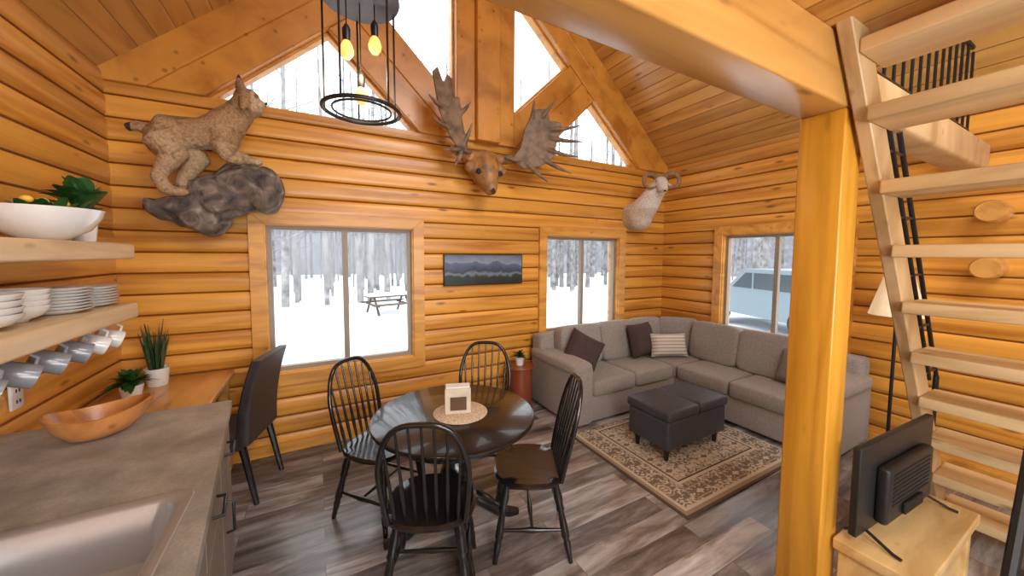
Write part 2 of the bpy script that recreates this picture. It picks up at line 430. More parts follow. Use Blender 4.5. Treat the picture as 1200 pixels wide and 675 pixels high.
# gable framing
b=B();y0,y1=YB-.045,YB+.14
KW=2.30
def A(dx,o=0):return ZG+SL*(KW-dx)+o
tot=ZP+SL*HW-(ZG+SL*KW)
def meet(off):
    return (SL*KW+.96*.70-off)/(SL+.96)
d0,d1,d2=meet(0),meet(.345),meet(.69)
for sg in(-1,1):
    g=lambda pts:[(XC+sg*dx,z) for dx,z in pts]
    for k in(0,1):
        o1,o2=tot/2*k,tot/2*(k+1)+(.03 if k else 0);zb=ZG
        b.prism(g([(KW+o1/SL,zb),(KW+o2/SL,zb),(0,A(0,o2)),(0,A(0,o1))]),y0,y1)
    b.prism(g([(.70,ZG),(d0,A(d0)),(d1,A(d1)),(.70-.345/.96,ZG)]),y0+.01,y1)
    zk=ZG+.96*(.32-.70)+.69
    b.prism(g([(.70-.345/.96,ZG),(d1,A(d1)),(d2,A(d2)),(.32,zk),(.32,ZG)]),y0+.01,y1)
b.prism([(XC-.33,ZG),(XC-.13,ZG),(XC-.13,4.95),(XC-.33,4.95)],y0-.01,y1)
b.prism([(XC+.13,ZG),(XC+.33,ZG),(XC+.33,4.95),(XC+.13,4.95)],y0-.01,y1)
b.prism([(XC-.13,ZG),(XC+.13,ZG),(XC+.13,5.3),(XC-.13,5.3)],y0-.07,y1)
b.obj('trim_gable_logs',M_gable,bevel=.016)
gi=0
for sg in(-1,1):
    for pts in ([(.70,ZG),(KW,ZG),(d0,A(d0))],[(.33,zk+.01),(d2,A(d2)),(.33,A(.33))]):
        P=[(XC+sg*dx,z) for dx,z in pts]
        w=B();w.ring(P,.022,YB+.03,YB+.12,0);w.prism(P,YB+.07,YB+.075,1)
        gi+=1;w.obj('window_gable_%d'%gi,[M_trimX,M_glass])
def window(name,axis,pos,sgn,o):
    a,c,e,f=o;pl='xz' if axis=='x' else 'yz'
    w=B()
    def s(v1,v2): p=sorted((pos+sgn*v1,pos+sgn*v2));return p
    t=.10
    O=[(a-t,e-t),(c+t,e-t),(c+t,f+t),(a-t,f+t)]
    lo,hi=s(.02,-.042);w.ring(O,t+.004,lo,hi,0,pl)
    lo,hi=s(-.02,.16);w.ring([(a-.004,e-.004),(c+.004,e-.004),(c+.004,f+.004),(a-.004,f+.004)],.018,lo,hi,0,pl)
    lo,hi=s(.03,.09);w.ring([(a+.012,e+.012),(c-.012,e+.012),(c-.012,f-.012),(a+.012,f-.012)],.035,lo,hi,1,pl)
    m_=(a+c)/2
    lo,hi=s(.025,.08);w.prism([(m_-.022,e+.03),(m_+.022,e+.03),(m_+.022,f-.03),(m_-.022,f-.03)],lo,hi,1,pl)
    lo,hi=s(.06,.065);w.prism([(a+.04,e+.04),(c-.04,e+.04),(c-.04,f-.04),(a+.04,f-.04)],lo,hi,2,pl)
    w.obj(name,[M_trimX,M_vinyl,M_glass],bevel=.004)
window('window_1','x',YB,1,WL);window('window_2','x',YB,1,WR);window('window_3','y',XR,1,WS);window('added_rear_window','x',YR,-1,REAR)  # the last one, behind the camera, is added for fill light
b=B();b.box(XL+.01,XR-.01,YB-.04,YB-.008,0,.09);b.obj('baseboard_back',M_trimX,bevel=.004)
b=B();b.box(XR-.04,XR-.008,YR,YB-.05,0,.09);b.obj('baseboard_right',M_trimX,bevel=.004)
# loft
b=B();b.rbox(XL+.022,2.10,.66,.83,2.31,2.57,.012);b.rbox(2.10,XR-.022,.68,.84,2.34,2.54,.02,1);b.obj('loft_beam',[M_beam,M_pineV])
b=B();b.rbox(1.92,2.085,.665,.83,0,2.312,.008);b.obj('support_post',M_post)
b=B();b.box(XL+.02,2.05,YR+.02,.70,2.57,2.63);b.obj('loft_floor',M_loft)
b=B()
for z in(1.62,2.03):
    b.tube([(XR-.01,.63,z),(XR-.20,.63,z),(XR-.215,.63,z)],[.08,.08,.07],0,24)
b.obj('log_ends',M_beam)
# ------------------------------------------------------------ stairs
st=empty('loft_stairs',(0,0,0))
def sx(z):return 2.03+(2.25-z)*.685
b=B()
for ya,yb in((.60,.65),(-.22,-.17)):
    b.prism([(sx(2.62)-.085,2.62),(sx(2.62)+.085,2.62),(sx(0)+.085,0),(sx(0)-.085,0)],ya,yb)
b.obj('stringers',M_pineV,bevel=.006,parent=st)
b=B()
for i in range(9):
    z=2.26-.268*i
    b.rbox(sx(z)-.12,sx(z)+.14,-.17,.60,z-.028,z+.028,.007)
b.rbox(1.80,2.04,-.17,.60,2.46,2.515,.008)
b.obj('treads',M_pineS,parent=st)
b=B()
for off in(.36,.50):
    b.tube([(sx(2.30)+off,.66,2.30),(sx(.95)+off,.66,.95)],.011,0,8)
for i in range(9):
    z=2.2-.15*i
    b.tube([(sx(z)+.02,.66,z-.05),(sx(z)+.36,.66,z),(sx(z)+.50,.66,z)],.007,0,6)
b.tube([(sx(.95)+.5,.66,.95),(sx(.95)+.5,.66,0)],.014,0,8)
b.obj('handrail',M_blackm,parent=st)
b=B()
b.tube([(2.2,.76,3.2),(4.2,.76,3.2)],.015,0,8);b.tube([(2.2,.76,2.62),(4.2,.76,2.62)],.012,0,8)
for i in range(16): b.tube([(2.2+.1333*i,.76,2.54 if i%5==0 else 2.62),(2.2+.1333*i,.76,3.2)],.008,0,6)
b.obj('loft_railing',M_blackm)
# ------------------------------------------------------------ kitchen side
CT=.915
def cfx(y): return -.42+(2.36-y)*.11
b=B()
xb=XL+.02
sx0,sx1,sy0,sy1=-.90,-.385,.98,1.50
def quad(p,z0,z1,m=0): b.prism(p,z0,z1,m,'xy')
quad([(xb,sy1),(cfx(sy1),sy1),(cfx(2.36),2.36),(xb,2.36)],CT-.04,CT)
quad([(xb,sy0),(sx0,sy0),(sx0,sy1),(xb,sy1)],CT-.04,CT)
quad([(sx1,sy0),(cfx(sy0),sy0),(cfx(sy1),sy1),(sx1,sy1)],CT-.04,CT)
quad([(xb,-1.2),(cfx(.2),-1.2),(cfx(.2),.2),(cfx(sy0),sy0),(xb,sy0)],CT-.04,CT)
quad([(xb,-1.2),(cfx(.2)-.03,-1.2),(cfx(.2)-.03,.2),(cfx(2.34)-.03,2.34),(xb,2.34)],.10,.68,1)
quad([(cfx(.2)-.05,-1.2),(cfx(.2)-.03,-1.2),(cfx(.2)-.03,.2),(cfx(2.34)-.03,2.34),(cfx(2.34)-.05,2.34),(cfx(.2)-.05,.2)],.68,CT-.04,1)
quad([(xb,2.32),(cfx(2.34)-.03,2.32),(cfx(2.34)-.03,2.34),(xb,2.34)],.68,CT-.04,1)
quad([(xb,-1.2),(cfx(.2)-.09,-1.2),(cfx(.2)-.09,.2),(cfx(2.34)-.09,2.3),(xb,2.3)],0,.10,1)
for ya,yb in((2.30,1.85),(1.83,1.38),(1.36,.91),(.89,.44)):
    for z0,z1 in((.70,.86),(.12,.68)):
        quad([(cfx(ya)-.03,ya),(cfx(ya)-.012,ya),(cfx(yb)-.012,yb),(cfx(yb)-.03,yb)],z0,z1,1)
    ym=(ya+yb)/2
    b.tube([(cfx(ym+.07)-.012,ym+.07,.78),(cfx(ym+.07)+.018,ym+.065,.78),(cfx(ym-.07)+.018,ym-.065,.78),(cfx(ym-.07)-.012,ym-.07,.78)],.006,2,8)
    b.tube([(cfx(yb)-.012,yb+.05,.62),(cfx(yb)+.016,yb+.05,.615),(cfx(yb)+.016,yb+.05,.485),(cfx(yb)-.012,yb+.05,.48)],.006,2,8)
b.obj('kitchen_counter',[M_counter,M_cab,M_blackm])
def rrect(cx,cy,w,h,r,z,n=6):
    pts=[]
    for qx,qy,a0 in((1,1,0),(-1,1,90),(-1,-1,180),(1,-1,270)):
        for i in range(n+1):
            a=math.radians(a0+90*i/n);pts.append((cx+qx*(w/2-r)+r*math.cos(a),cy+qy*(h/2-r)+r*math.sin(a),z))
    return pts
b=B();cx,cy=(sx0+sx1)/2,(sy0+sy1)/2;w,h=sx1-sx0+.03,sy1-sy0+.03
b.loft([rrect(cx,cy,w,h,.04,CT+.001),rrect(cx,cy,w-.006,h-.006,.04,CT+.006),rrect(cx,cy,w-.05,h-.05,.05,CT+.006),rrect(cx,cy,w-.07,h-.07,.06,CT-.004),rrect(cx,cy,w-.09,h-.09,.07,CT-.10),rrect(cx,cy,w-.12,h-.12,.07,CT-.165),rrect(cx,cy,w-.2,h-.2,.06,CT-.18),rrect(cx,cy,.09,.09,.04,CT-.185)],0,None,False,True)
b.lathe([(.045,CT-.184),(.045,CT-.181),(.03,CT-.183)],(cx,cy),0)
b.obj('kitchen_sink',M_steel)
b=B();b.rbox(XL+.02,-.60,2.38,YB-.02,.735,.775,.008);
for x,y in((-1.15,2.45),(-.66,2.45),(-.66,3.45),(-1.15,3.45)): b.box(x-.03,x+.03,y-.03,y+.03,0,.736)
b.obj('wood_desk',M_desk)
b=B();b.rbox(XL+.015,-.90,.6,2.80,1.665,1.75,.012);b.obj('floating_shelf',M_pineS)
b=B();b.rbox(XL+.015,-.90,.6,2.80,1.335,1.42,.012);b.obj('floating_shelf',M_pineS)
def bowl(bb,c,z,r,h,m=0,th=.012):
    bb.lathe([(r*.35,z),(r*.42,z+.01),(r*.75,z+h*.35),(r*.95,z+h*.75),(r,z+h),(r-th,z+h),(r*.9-th,z+h*.7),(r*.6,z+h*.25),(0.0001,z+h*.12)],c,m,36)
def leaf(bb,base,d,L,wd,m,droop=.3):
    d=Vector(d).normalized();side=d.cross(Vector((0,0,1)));
    if side.length<.1: side=Vector((1,0,0))
    side.normalize();up=side.cross(d);vs=[];n=6
    for i in range(n+1):
        t=i/n;p=Vector(base)+d*L*t-Vector((0,0,1))*droop*L*t*t;w_=wd*math.sin(math.pi*min(1,t*.92+.06))**.7
        vs+= [p-side*w_+up*w_*.25,p,p+side*w_+up*w_*.25]
    fs=[]
    for i in range(n):
        for j in(0,1): fs.append((3*i+j,3*i+j+1,3*i+j+4,3*i+j+3))
    bb.add(vs,fs,m,True)
sb=(-1.045,2.36)
b=B();bowl(b,sb,1.751,.185,.14);b.obj('serving_bowl',M_white)
b=B()
b.lathe([(.04,1.751),(.055,1.88),(.05,1.88),(.045,1.87),(.001,1.865)],(-1.04,2.66),1,24)
random.seed(3)
for i in range(30):
    a=random.uniform(0,6.28);e=random.uniform(.5,1.45)
    leaf(b,(-1.04+.02*math.cos(a),2.66+.02*math.sin(a),1.875+random.uniform(0,.10)),(math.cos(a)*math.cos(e),math.sin(a)*math.cos(e),math.sin(e)),random.uniform(.11,.20),.042,0)
b.obj('rubber_plant',[M_green,M_white])
b=B()
for i in range(30):
    a=random.uniform(0,6.28);r=random.uniform(0,.10)
    p=(sb[0]+r*math.cos(a),sb[1]+r*math.sin(a),1.85)
    if i%9==0: b.ell((p[0],p[1],p[2]+.07),(.02,.02,.016),1,nu=10,nv=6)
    leaf(b,p,(math.cos(a),math.sin(a),random.uniform(.8,2.2)),random.uniform(.08,.15),.022,0)
b.obj('succulent_arrangement',[M_green,M_yellow])
b=B()
for k,(c,r,n) in enumerate([((-1.05,2.42),.115,8),((-1.05,2.66),.12,7)]):
    for i in range(n):
        z=1.421+i*.014
        b.lathe([(r*.55,z),(r*.6,z+.003),(r*.97,z+.018),(r,z+.022),(r*.95,z+.022),(r*.6,z+.008),(.0001,z+.007)],c,0,36)
b.obj('plate_stack',M_white)
b=B()
for i in range(4): bowl(b,(-1.04,1.95),1.421+i*.024,.11,.06,th=.006)
b.obj('bowl_stack',M_white)
b=B()
for i in range(4): bowl(b,(-1.06,2.18),1.421+i*.022,.095,.065,th=.006)
b.obj('bowl_stack',M_white)
for i,(y,mm_) in enumerate([(1.84,M_gray),(2.02,M_gray),(2.20,M_gray),(2.38,M_gray),(2.54,M_white),(2.69,M_white)]):
    b=B();Mx=T(-.99,y,1.247)@RZ(.5)@Matrix.Rotation(math.radians(115),4,'Y')@RZ(math.radians(180))@Matrix.Scale(1.1,4)
    b.lathe([(.036,-.045),(.040,-.04),(.042,.045),(.039,.045),(.036,-.036),(.0001,-.037)],(0,0),0,28,Mx)
    b.tube([(.038,0,.028),(.062,0,.024),(.070,0,0),(.062,0,-.024),(.038,0,-.028)],.0055,0,8,M=Mx)
    o=b.obj('coffee_mug',mm_)
    b2=B();b2.tube([(-.99,y,1.334),(-.99,y,1.318),(-.98,y,1.315),(-.97,y,1.322)],.0025,0,6)
    h_=b2.obj('hook',M_blackm);h_.parent=o
b=B();b.rbox(XL+.014,XL+.026,2.46,2.54,.98,1.10,.004);
for z in(1.015,1.065): b.box(XL+.0255,XL+.028,2.487,2.493,z-.008,z+.008,1);b.box(XL+.0255,XL+.028,2.507,2.513,z-.008,z+.008,1)
b.obj('wall_outlet',[M_white,M_blackm])
b=B();Mb=T(-.84,2.14,CT+.001)@RZ(math.radians(25))@Matrix.Scale(.80,4);rings=[]
n=40
for r,z,ir in((.30,0,0),(.55,.02,0),(.85,.08,0),(1,.15,0),(.93,.153,0),(.7,.07,1),(.3,.035,1),(.02,.03,1)):
    rings.append([(r*.205*math.cos(6.283*k/n)*(1+.1*math.cos(6.283*k/n)),r*.14*math.sin(6.283*k/n),z*(1+.12*math.cos(2*6.283*k/n)*(r>.6))) for k in range(n)])
b.loft(rings,0,Mb)
b.obj('wooden_bowl',M_bowlw)
b=B();px,py=-1.00,3.34;b.lathe([(.055,.776),(.068,.90),(.062,.90),(.055,.885),(.001,.883)],(px,py),1,24)
for i in range(22):
    a=random.uniform(0,6.28);r=random.uniform(0,.045);L=random.uniform(.22,.36)
    bx,by=px+r*math.cos(a),py+r*math.sin(a)
    b.tube([(bx,by,.88),(bx+.02*math.cos(a),by+.02*math.sin(a),.88+L*.5),(bx+.05*math.cos(a),by+.05*math.sin(a),.88+L)],[.012,.018,.002],0,6,flat=.35)
b.obj('snake_plant',[M_green2,M_white])
b=B();px,py=-1.06,3.12;b.lathe([(.045,.776),(.06,.86),(.055,.86),(.001,.85)],(px,py),1,24)
for i in range(80):
    a=random.uniform(0,6.28);e=random.uniform(.0,1.5)
    leaf(b,(px,py,.87),(math.cos(a)*math.cos(e),math.sin(a)*math.cos(e),math.sin(e)),random.uniform(.08,.15),.020,0)
b.obj('potted_herb',[M_green,M_white])
# ------------------------------------------------------------ dining
def facing(dx,dy):return math.atan2(-dx,dy)
def windsor(loc,d):
    b=B();n=36
    def se(sx_,sy_,z,cy=0,e=.75):
        return [(sx_*math.copysign(abs(math.cos(6.2832*k/n))**e,math.cos(6.2832*k/n)),cy+sy_*math.copysign(abs(math.sin(6.2832*k/n))**e,math.sin(6.2832*k/n)),z) for k in range(n)]
    b.loft([se(.19,.18,.415),se(.222,.21,.43),se(.225,.213,.445),se(.21,.20,.455),se(.15,.14,.447),se(.05,.05,.444)],0)
    prof=[(0,.014),(.08,.016),(.2,.022),(.3,.017),(.34,.021),(.38,.015),(.55,.019),(.68,.020),(.72,.014),(.76,.018),(.9,.013),(1,.011)]
    def turned(p,q,sc=1,pr=prof):
        p=Vector(p);q=Vector(q);b.tube([p.lerp(q,t) for t,_ in pr],[r*sc for _,r in pr],0,10)
    L={}
    for sx_ in(-1,1):
        for sy_ in(-1,1):
            top=(sx_*.145,sy_*.135,.43);bot=(sx_*.205,sy_*.20-(.02 if sy_<0 else 0),0);turned(top,bot,1.15);L[sx_,sy_]=(Vector(top),Vector(bot))
    sp=[(0,.008),(.3,.011),(.5,.016),(.7,.011),(1,.008)];mid=[]
    for sx_ in(-1,1):
        p=L[sx_,-1][0].lerp(L[sx_,-1][1],.6);q=L[sx_,1][0].lerp(L[sx_,1][1],.6);turned(p,q,1,sp);mid.append(p.lerp(q,.5))
    turned(mid[0],mid[1],1,sp)
    H=.53;hp=[]
    for i in range(33):
        a=math.pi*i/32;c,s=math.cos(a),math.sin(a)
        x=math.copysign(abs(c)**.62,c)*.205;z=.445+H*s**.72
        x*= .88+.17*min(1,(z-.445)/.3) if z<.75 else 1.05
        y=-.165-.12*((z-.445)/H)**1.1
        hp.append(Vector((x,y,z)))
    b.tube(hp,.0135,0,10)
    for i in range(-3,4):
        x0=i*.048;xt=i*.056
        best=min((p for p in hp[4:-4]),key=lambda p:abs(p.x-xt))
        p=Vector((x0,-.16,.445));q=Vector((xt,best.y,best.z))
        turned(p,q,1.1,[(0,.006),(.25,.010),(.45,.007),(1,.005)])
    return b.obj('dining_chair',M_black,loc,facing(*d))
TC=Vector((.70,1.99))
windsor((.35,2.44,0),(.62,-.75))
windsor((.49,1.74,0),(.42,.9))
windsor((1.09,1.77,0),(-.88,.45))
windsor((1.06,2.42,0),(-.5,-.8))
b=B();c=(TC.x,TC.y)
b.lathe([(.44,.728),(.468,.733),(.476,.742),(.474,.752),(.464,.758),(.0001,.758)],c,0,64)
b.lathe([(.0001,.66),(.36,.66),(.385,.668),(.385,.729),(.0001,.729)],c,0,48)
b.lathe([(.0001,.10),(.085,.10),(.095,.13),(.075,.17),(.06,.20),(.075,.24),(.095,.30),(.098,.36),(.08,.42),(.055,.47),(.05,.50),(.07,.53),(.06,.56),(.075,.60),(.12,.65),(.14,.662)],c,0,32)
for k in range(4):
    a=math.radians(-8+90*k);ca,sa=math.cos(a),math.sin(a)
    pts=[(.05,.23),(.12,.215),(.20,.15),(.28,.075),(.36,.045),(.41,.035)]
    b.tube([(c[0]+r*ca,c[1]+r*sa,z) for r,z in pts],[.035,.045,.042,.036,.032,.022],0,12)
b.obj('dining_table',M_black)
b=B();b.lathe([(.0001,.759),(.155,.759),(.16,.761),(.155,.764),(.0001,.764)],(TC.x+.03,TC.y-.02),0,48)
b.obj('lace_doily',plain('doily_cream',(.62,.50,.36),.9,var=.35,ns=90))
b=B();Mn=T(.72,1.99,.765)@RZ(math.radians(-18))
b.box(-.075,.075,-.045,.045,0,.012,0,Mn);b.box(-.075,.075,-.045,-.036,.012,.15,0,Mn);b.box(-.075,.075,.036,.045,.012,.15,0,Mn)
b.box(-.07,.07,-.034,.034,.013,.155,1,Mn);b.box(-.045,.05,-.048,-.0455,.02,.10,2,Mn)
b.obj('napkin_holder',[plain('cream_paint',(.58,.50,.38),.5),plain('napkins',(.85,.84,.8),.9,var=.03),plain('photo_brown',(.10,.045,.02),.6)],bevel=.002)
b=B()
b.rbox(-.225,.225,-.22,.24,.38,.48,.03);
n=10;rings=[]
for i in range(n+1):
    t=i/n;z=.42+.57*t;y=-.215-.10*t*t;th=.04-.012*t;w=.225-.004*t
    rings.append([(w-.01,y-th,z),(w,y-th+.012,z),(w,y+th-.012,z),(w-.01,y+th,z),(-w+.01,y+th,z),(-w,y+th-.012,z),(-w,y-th+.012,z),(-w+.01,y-th,z)])
b.loft(rings,0)
for sx_ in(-1,1):
    b.tube([(sx_*.19,.20,.39),(sx_*.195,.205,0)],[.024,.016],1,8)
    b.tube([(sx_*.19,-.20,.42),(sx_*.20,-.28,0)],[.026,.017],1,8)
b.obj('parsons_chair',[M_leather,M_black],(-.61,3.14,0),facing(-1,.30))
# ------------------------------------------------------------ sofa
b=B();Z0=.03
xa,xbk=2.13,4.38;yf,yb_=2.62,3.48;xf=3.55;yr=1.20
b.rbox(xa+.02,xbk-.01,yf+.03,yb_-.015,Z0+.01,.30,.02);b.rbox(xf+.03,xbk-.01,yr+.02,yb_-.015,Z0+.01,.305,.02)
b.rbox(xa+.03,xbk-.005,yb_-.2,yb_,.28,.80,.04);b.rbox(xbk-.2,xbk,yr+.03,yb_-.005,.28,.795,.04)
b.rbox(xa,xa+.23,yf,yb_-.03,Z0,.61,.045);b.rbox(xf,xbk-.03,yr,yr+.23,Z0,.61,.045)
b.ell((xa+.10,3.03,.60),(.135,.42,.055),0,None,.5,.35);b.ell((3.93,yr+.10,.60),(.38,.135,.055),0,None,.5,.35)
def cush(x0,x1,y0,y1,z0,z1,e=.28):
    b.ell(((x0+x1)/2,(y0+y1)/2,(z0+z1)/2),((x1-x0)/2,(y1-y0)/2,(z1-z0)/2),0,None,e,.16,40,14)
cush(xa+.23,2.95,yf,3.28,.29,.46);cush(2.95,xf,yf,3.28,.29,.46)
cush(xf-.0,4.2,yf,3.28,.29,.46)
cush(xf,4.2,2.03,yf,.29,.46);cush(xf,4.2,yr+.23,2.03,.29,.46)
def bcush(c,w,h,t,rz):
    M=T(*c)@RZ(rz)@Matrix.Rotation(math.radians(-9),4,'X')
    b.ell((0,0,0),(w/2,t/2,h/2),0,M,.32,.3,36,16)
for x,w in((2.62,.58),(3.20,.58)): bcush((x,3.20,.67),w,.46,.2,0)
bcush((3.72,3.20,.67),.46,.46,.2,0)
bcush((4.08,3.0,.67),.5,.46,.2,-math.pi/4*1.2)
for y,w in((2.50,.58),(1.95,.54),(1.60,.36)): bcush((4.12,y,.67),w,.46,.2,-math.pi/2)
for x,y in((xa+.08,yf+.08),(xa+.08,yb_-.08),(xbk-.08,yb_-.08),(xbk-.08,yr+.08),(xf+.1,yr+.08),(xf+.1,yf+.1)): b.lathe([(.022,0),(.028,.065)],(x,y),1,12)
b.obj('sectional_sofa',[M_sofa,M_black])
def pil(name,c,w,h,t,rz,rx,ry,mat):
    b=B();b.pillow((0,0,0),w,h,t);o=b.obj(name,mat,c);o.rotation_euler=(rx,ry,rz);return o
pil('throw_pillow',(2.50,2.97,.65),.40,.40,.15,math.radians(-25),math.radians(-20),.5,M_brownp)
pil('throw_pillow',(3.46,3.03,.67),.42,.40,.15,math.radians(5),math.radians(-16),0,M_brownp)
pil('throw_pillow',(3.74,2.86,.61),.46,.28,.14,math.radians(-25),math.radians(-18),0,M_stripe)
pil('throw_pillow',(3.98,1.62,.63),.34,.34,.14,math.radians(-100),math.radians(-18),0,M_greyp)
b=B();b.rbox(2.43,3.20,1.83,2.25,.12,.36,.02);b.rbox(2.415,2.812,1.815,2.265,.36,.45,.028);b.rbox(2.818,3.215,1.815,2.265,.36,.45,.028)
for xc in(2.6135,3.0165): b.ell((xc,2.04,.449),(.014,.014,.006),0)
for x in(2.49,3.14):
    for y in(1.89,2.19): b.lathe([(.018,.013),(.028,.13)],(x,y),1,12)
b.obj('storage_ottoman',[M_otto,M_black])
b=B();b.box(2.05,3.54,1.38,2.60,.001,.011);b.obj('area_rug',m_rug(2.05,3.60,1.38,2.80))
b=B();c=(1.90,3.30)
b.lathe([(.0001,.49),(.16,.49),(.165,.50),(.16,.51),(.0001,.51)],c,0,32);b.lathe([(.13,.03),(.135,.05),(.135,.49)],c,0,24)
b.lathe([(.15,0),(.15,.03),(.13,.04)],c,0,24)
b.obj('side_table',M_red)
b=B();b.lathe([(.04,.511),(.055,.60),(.05,.60),(.0001,.59)],c,1,20)
for i in range(34):
    a=random.uniform(0,6.28);e=random.uniform(.1,1.3)
    leaf(b,(c[0],c[1],.60),(math.cos(a)*math.cos(e),math.sin(a)*math.cos(e),math.sin(e)),random.uniform(.08,.15),.018,0)
b.obj('potted_fern',[M_green,M_white])
b=B();c=(4.16,1.04)
b.lathe([(.13,0),(.13,.015),(.03,.03),(.012,.05)],c,0,28);b.tube([(c[0],c[1],.04),(c[0],c[1],1.30)],.012,0,10)
b.tube([(c[0],c[1],1.25),(c[0],c[1],1.42)],.016,0,10)
b.lathe([(.17,1.22),(.085,1.55),(.082,1.55),(.167,1.22)],c,1,32)
b.obj('floor_lamp',[M_blackm,M_shade])
b=B();b.rbox(2.02,2.85,.37,.655,.38,.43,.006)
for x0,x1 in((2.04,2.08),(2.77,2.83)): b.rbox(x0,x1,.39,.64,0,.38,.005)
b.rbox(2.06,2.81,.41,.45,.08,.36,.005)
b.obj('tv_bench',M_pine)
b=B()
Mt=T(2.43,.56,-.018)@RZ(math.radians(-3))
b.rbox(-.40,.39,0,.03,.49,.89,.006,0,Mt);b.rbox(-.38,.37,.03,.032,.51,.875,.001,1,Mt)
b.rbox(-.25,.25,-.045,.0,.52,.78,.015,0,Mt)
for k in range(8): b.box(-.2,.2,-.047,-.0452,.60+.02*k,.608+.02*k,2,Mt)
b.rbox(-.10,.10,-.06,-.045,.54,.59,.005,2,Mt)
for sx_ in(-1,1):
    b.tube([(sx_*.30,.015,.50),(sx_*.32,-.09,.461),(sx_*.325,-.12,.458)],.007,0,8,M=Mt);b.tube([(sx_*.30,.015,.50),(sx_*.32,.07,.461)],.007,0,8,M=Mt)
b.obj('television',[plain('tv_plastic',(.014,.014,.015),.45),plain('tv_screen',(.01,.01,.012),.08),plain('tv_vents',(.005,.005,.005),.7)])
# black folding step ladder beside the stairs
b=B()
def lx(z): return 1.33+z*.58
for y in(.17,-.25):
    b.tube([(lx(0),y,.0),(lx(1.36),y,1.36)],.016,0,8)
    b.tube([(lx(1.30)+.02,y,1.30),(2.50,y,0)],.012,0,8)
for z in(.25,.50,.75,1.0): b.rbox(lx(z)-.04,lx(z)+.08,-.24,.16,z-.012,z+.012,.004)
b.rbox(lx(1.3)-.08,lx(1.3)+.12,-.26,.18,1.29,1.32,.006)
b.tube([(lx(.6),.17,.6),(2.30,.17,.40)],.006,0,6);b.tube([(lx(.6),-.25,.6),(2.30,-.25,.40)],.006,0,6)
b.obj('step_ladder',M_blackm)
# pendant
b=B();c=(.20,1.80);zr=2.35;zt=2.83
def ringpts(r,z,n=40): return [(c[0]+r*math.cos(6.2832*k/n),c[1]+r*math.sin(6.2832*k/n),z) for k in range(n)]
b.tube(ringpts(.163,zr),.009,0,8,closed=True);b.tube(ringpts(.125,zr),.005,0,6,closed=True)
b.lathe([(.0001,zt),(.165,zt),(.17,zt+.01),(.165,zt+.045),(.0001,zt+.05)],c,1,40)
for k in range(5):
    a=6.2832*k/5+.3;b.tube([(c[0]+.160*math.cos(a),c[1]+.16*math.sin(a),zr),(c[0]+.160*math.cos(a),c[1]+.16*math.sin(a),zt)],.005,0,6)
ceilz=ZP+SL*(HW-abs(c[0]-XC))
b.tube([(c[0],c[1],zt+.02),(c[0],c[1],ceilz-.01)],.008,0,8);b.lathe([(.05,ceilz-.02),(.05,ceilz)],c,0,20)
for dx,dy,z in((.06,.0,2.66),(-.06,-.02,2.60),(0,.02,2.43)):
    x,y=c[0]+dx,c[1]+dy
    b.tube([(x,y,z+.05),(x,y,zt)],.003,0,6);b.lathe([(.016,z+.03),(.018,z+.08),(.008,z+.10)],(x,y),0,14)
    b.lathe([(.0001,z-.045),(.015,z-.042),(.027,z-.025),(.029,z-.008),(.022,z+.015),(.013,z+.032)],(x,y),2,20)
b.obj('pendant_light',[M_blackm,plain('pendant_canopy_blue_grey',(.06,.08,.12),.4),M_amber])
def m_pic():
    m,nt,bs=newmat('lake_mountain_print');tc=N(nt,'TexCoord');sp=N(nt,'SeparateXYZ');nt.links.new(tc.outputs['Object'],sp.inputs[0])
    no=N(nt,'TexNoise');no.inputs['Scale'].default_value=7;no.inputs['Detail'].default_value=8;nt.links.new(tc.outputs['Object'],no.inputs['Vector'])
    zz=Mth(nt,'ADD',sp.outputs[2],Mth(nt,'MULTIPLY',Mth(nt,'SUBTRACT',no.outputs[0],.5),.16))
    f=maprange(nt,zz,1.38,1.70,0,1)
    c=ramp(nt,f,[(0,(.012,.014,.012)),(.28,(.02,.03,.025)),(.36,(.16,.20,.25)),(.44,(.03,.045,.05)),(.58,(.06,.09,.15)),(.70,(.10,.13,.20)),(.72,(.22,.26,.34)),(1,(.10,.13,.20))])
    nt.links.new(c,bs.inputs['Base Color']);bs.inputs['Roughness'].default_value=.4;return m
b=B();b.rbox(1.13,2.05,YB-.040,YB-.013,1.375,1.70,.003);b.box(1.14,2.04,YB-.042,YB-.0401,1.385,1.69,1);b.obj('landscape_picture',[M_blackm,m_pic()])
# ------------------------------------------------------------ lynx mount
lm=empty('lynx_mount')
b=B()
b.ell((-.43,3.32,2.24),(.20,.16,.14),0);b.ell((-.58,3.36,2.12),(.24,.16,.15),0);b.ell((-.86,3.36,2.01),(.17,.15,.085),0);b.ell((-.72,3.38,1.94),(.16,.12,.11),0);b.ell((-.32,3.30,2.18),(.11,.13,.15),0)
b.box(-.98,-.72,3.25,3.5,1.97,2.06)
def rd(co):
    n=noise.noise_vector(co*6)*.05
    r=noise.ridged_multi_fractal(co*5,1.0,2.0,3,1.0,2.0)
    c=co+n+Vector((0,-.018,.018))*(r-1)
    c.y=min(c.y,3.53);return c
fuse('rock_base',b,.016,M_rock,None,1,rd,lm,flat=True)
b=B()
yb2=3.24
def tb(p,r,n=14): b.tube(p,r,0,n)
tb([(-.93,yb2,2.49),(-.88,yb2,2.49),(-.78,yb2,2.50),(-.66,yb2,2.52),(-.56,yb2,2.57),(-.49,yb2-.01,2.63)],[.06,.12,.115,.105,.12,.10],18)
b.ell((-.85,yb2,2.45),(.12,.115,.13));b.ell((-.56,yb2,2.53),(.105,.11,.145))
tb([(-.54,yb2,2.60),(-.46,yb2-.01,2.69),(-.42,yb2-.02,2.76)],[.115,.092,.08],16)
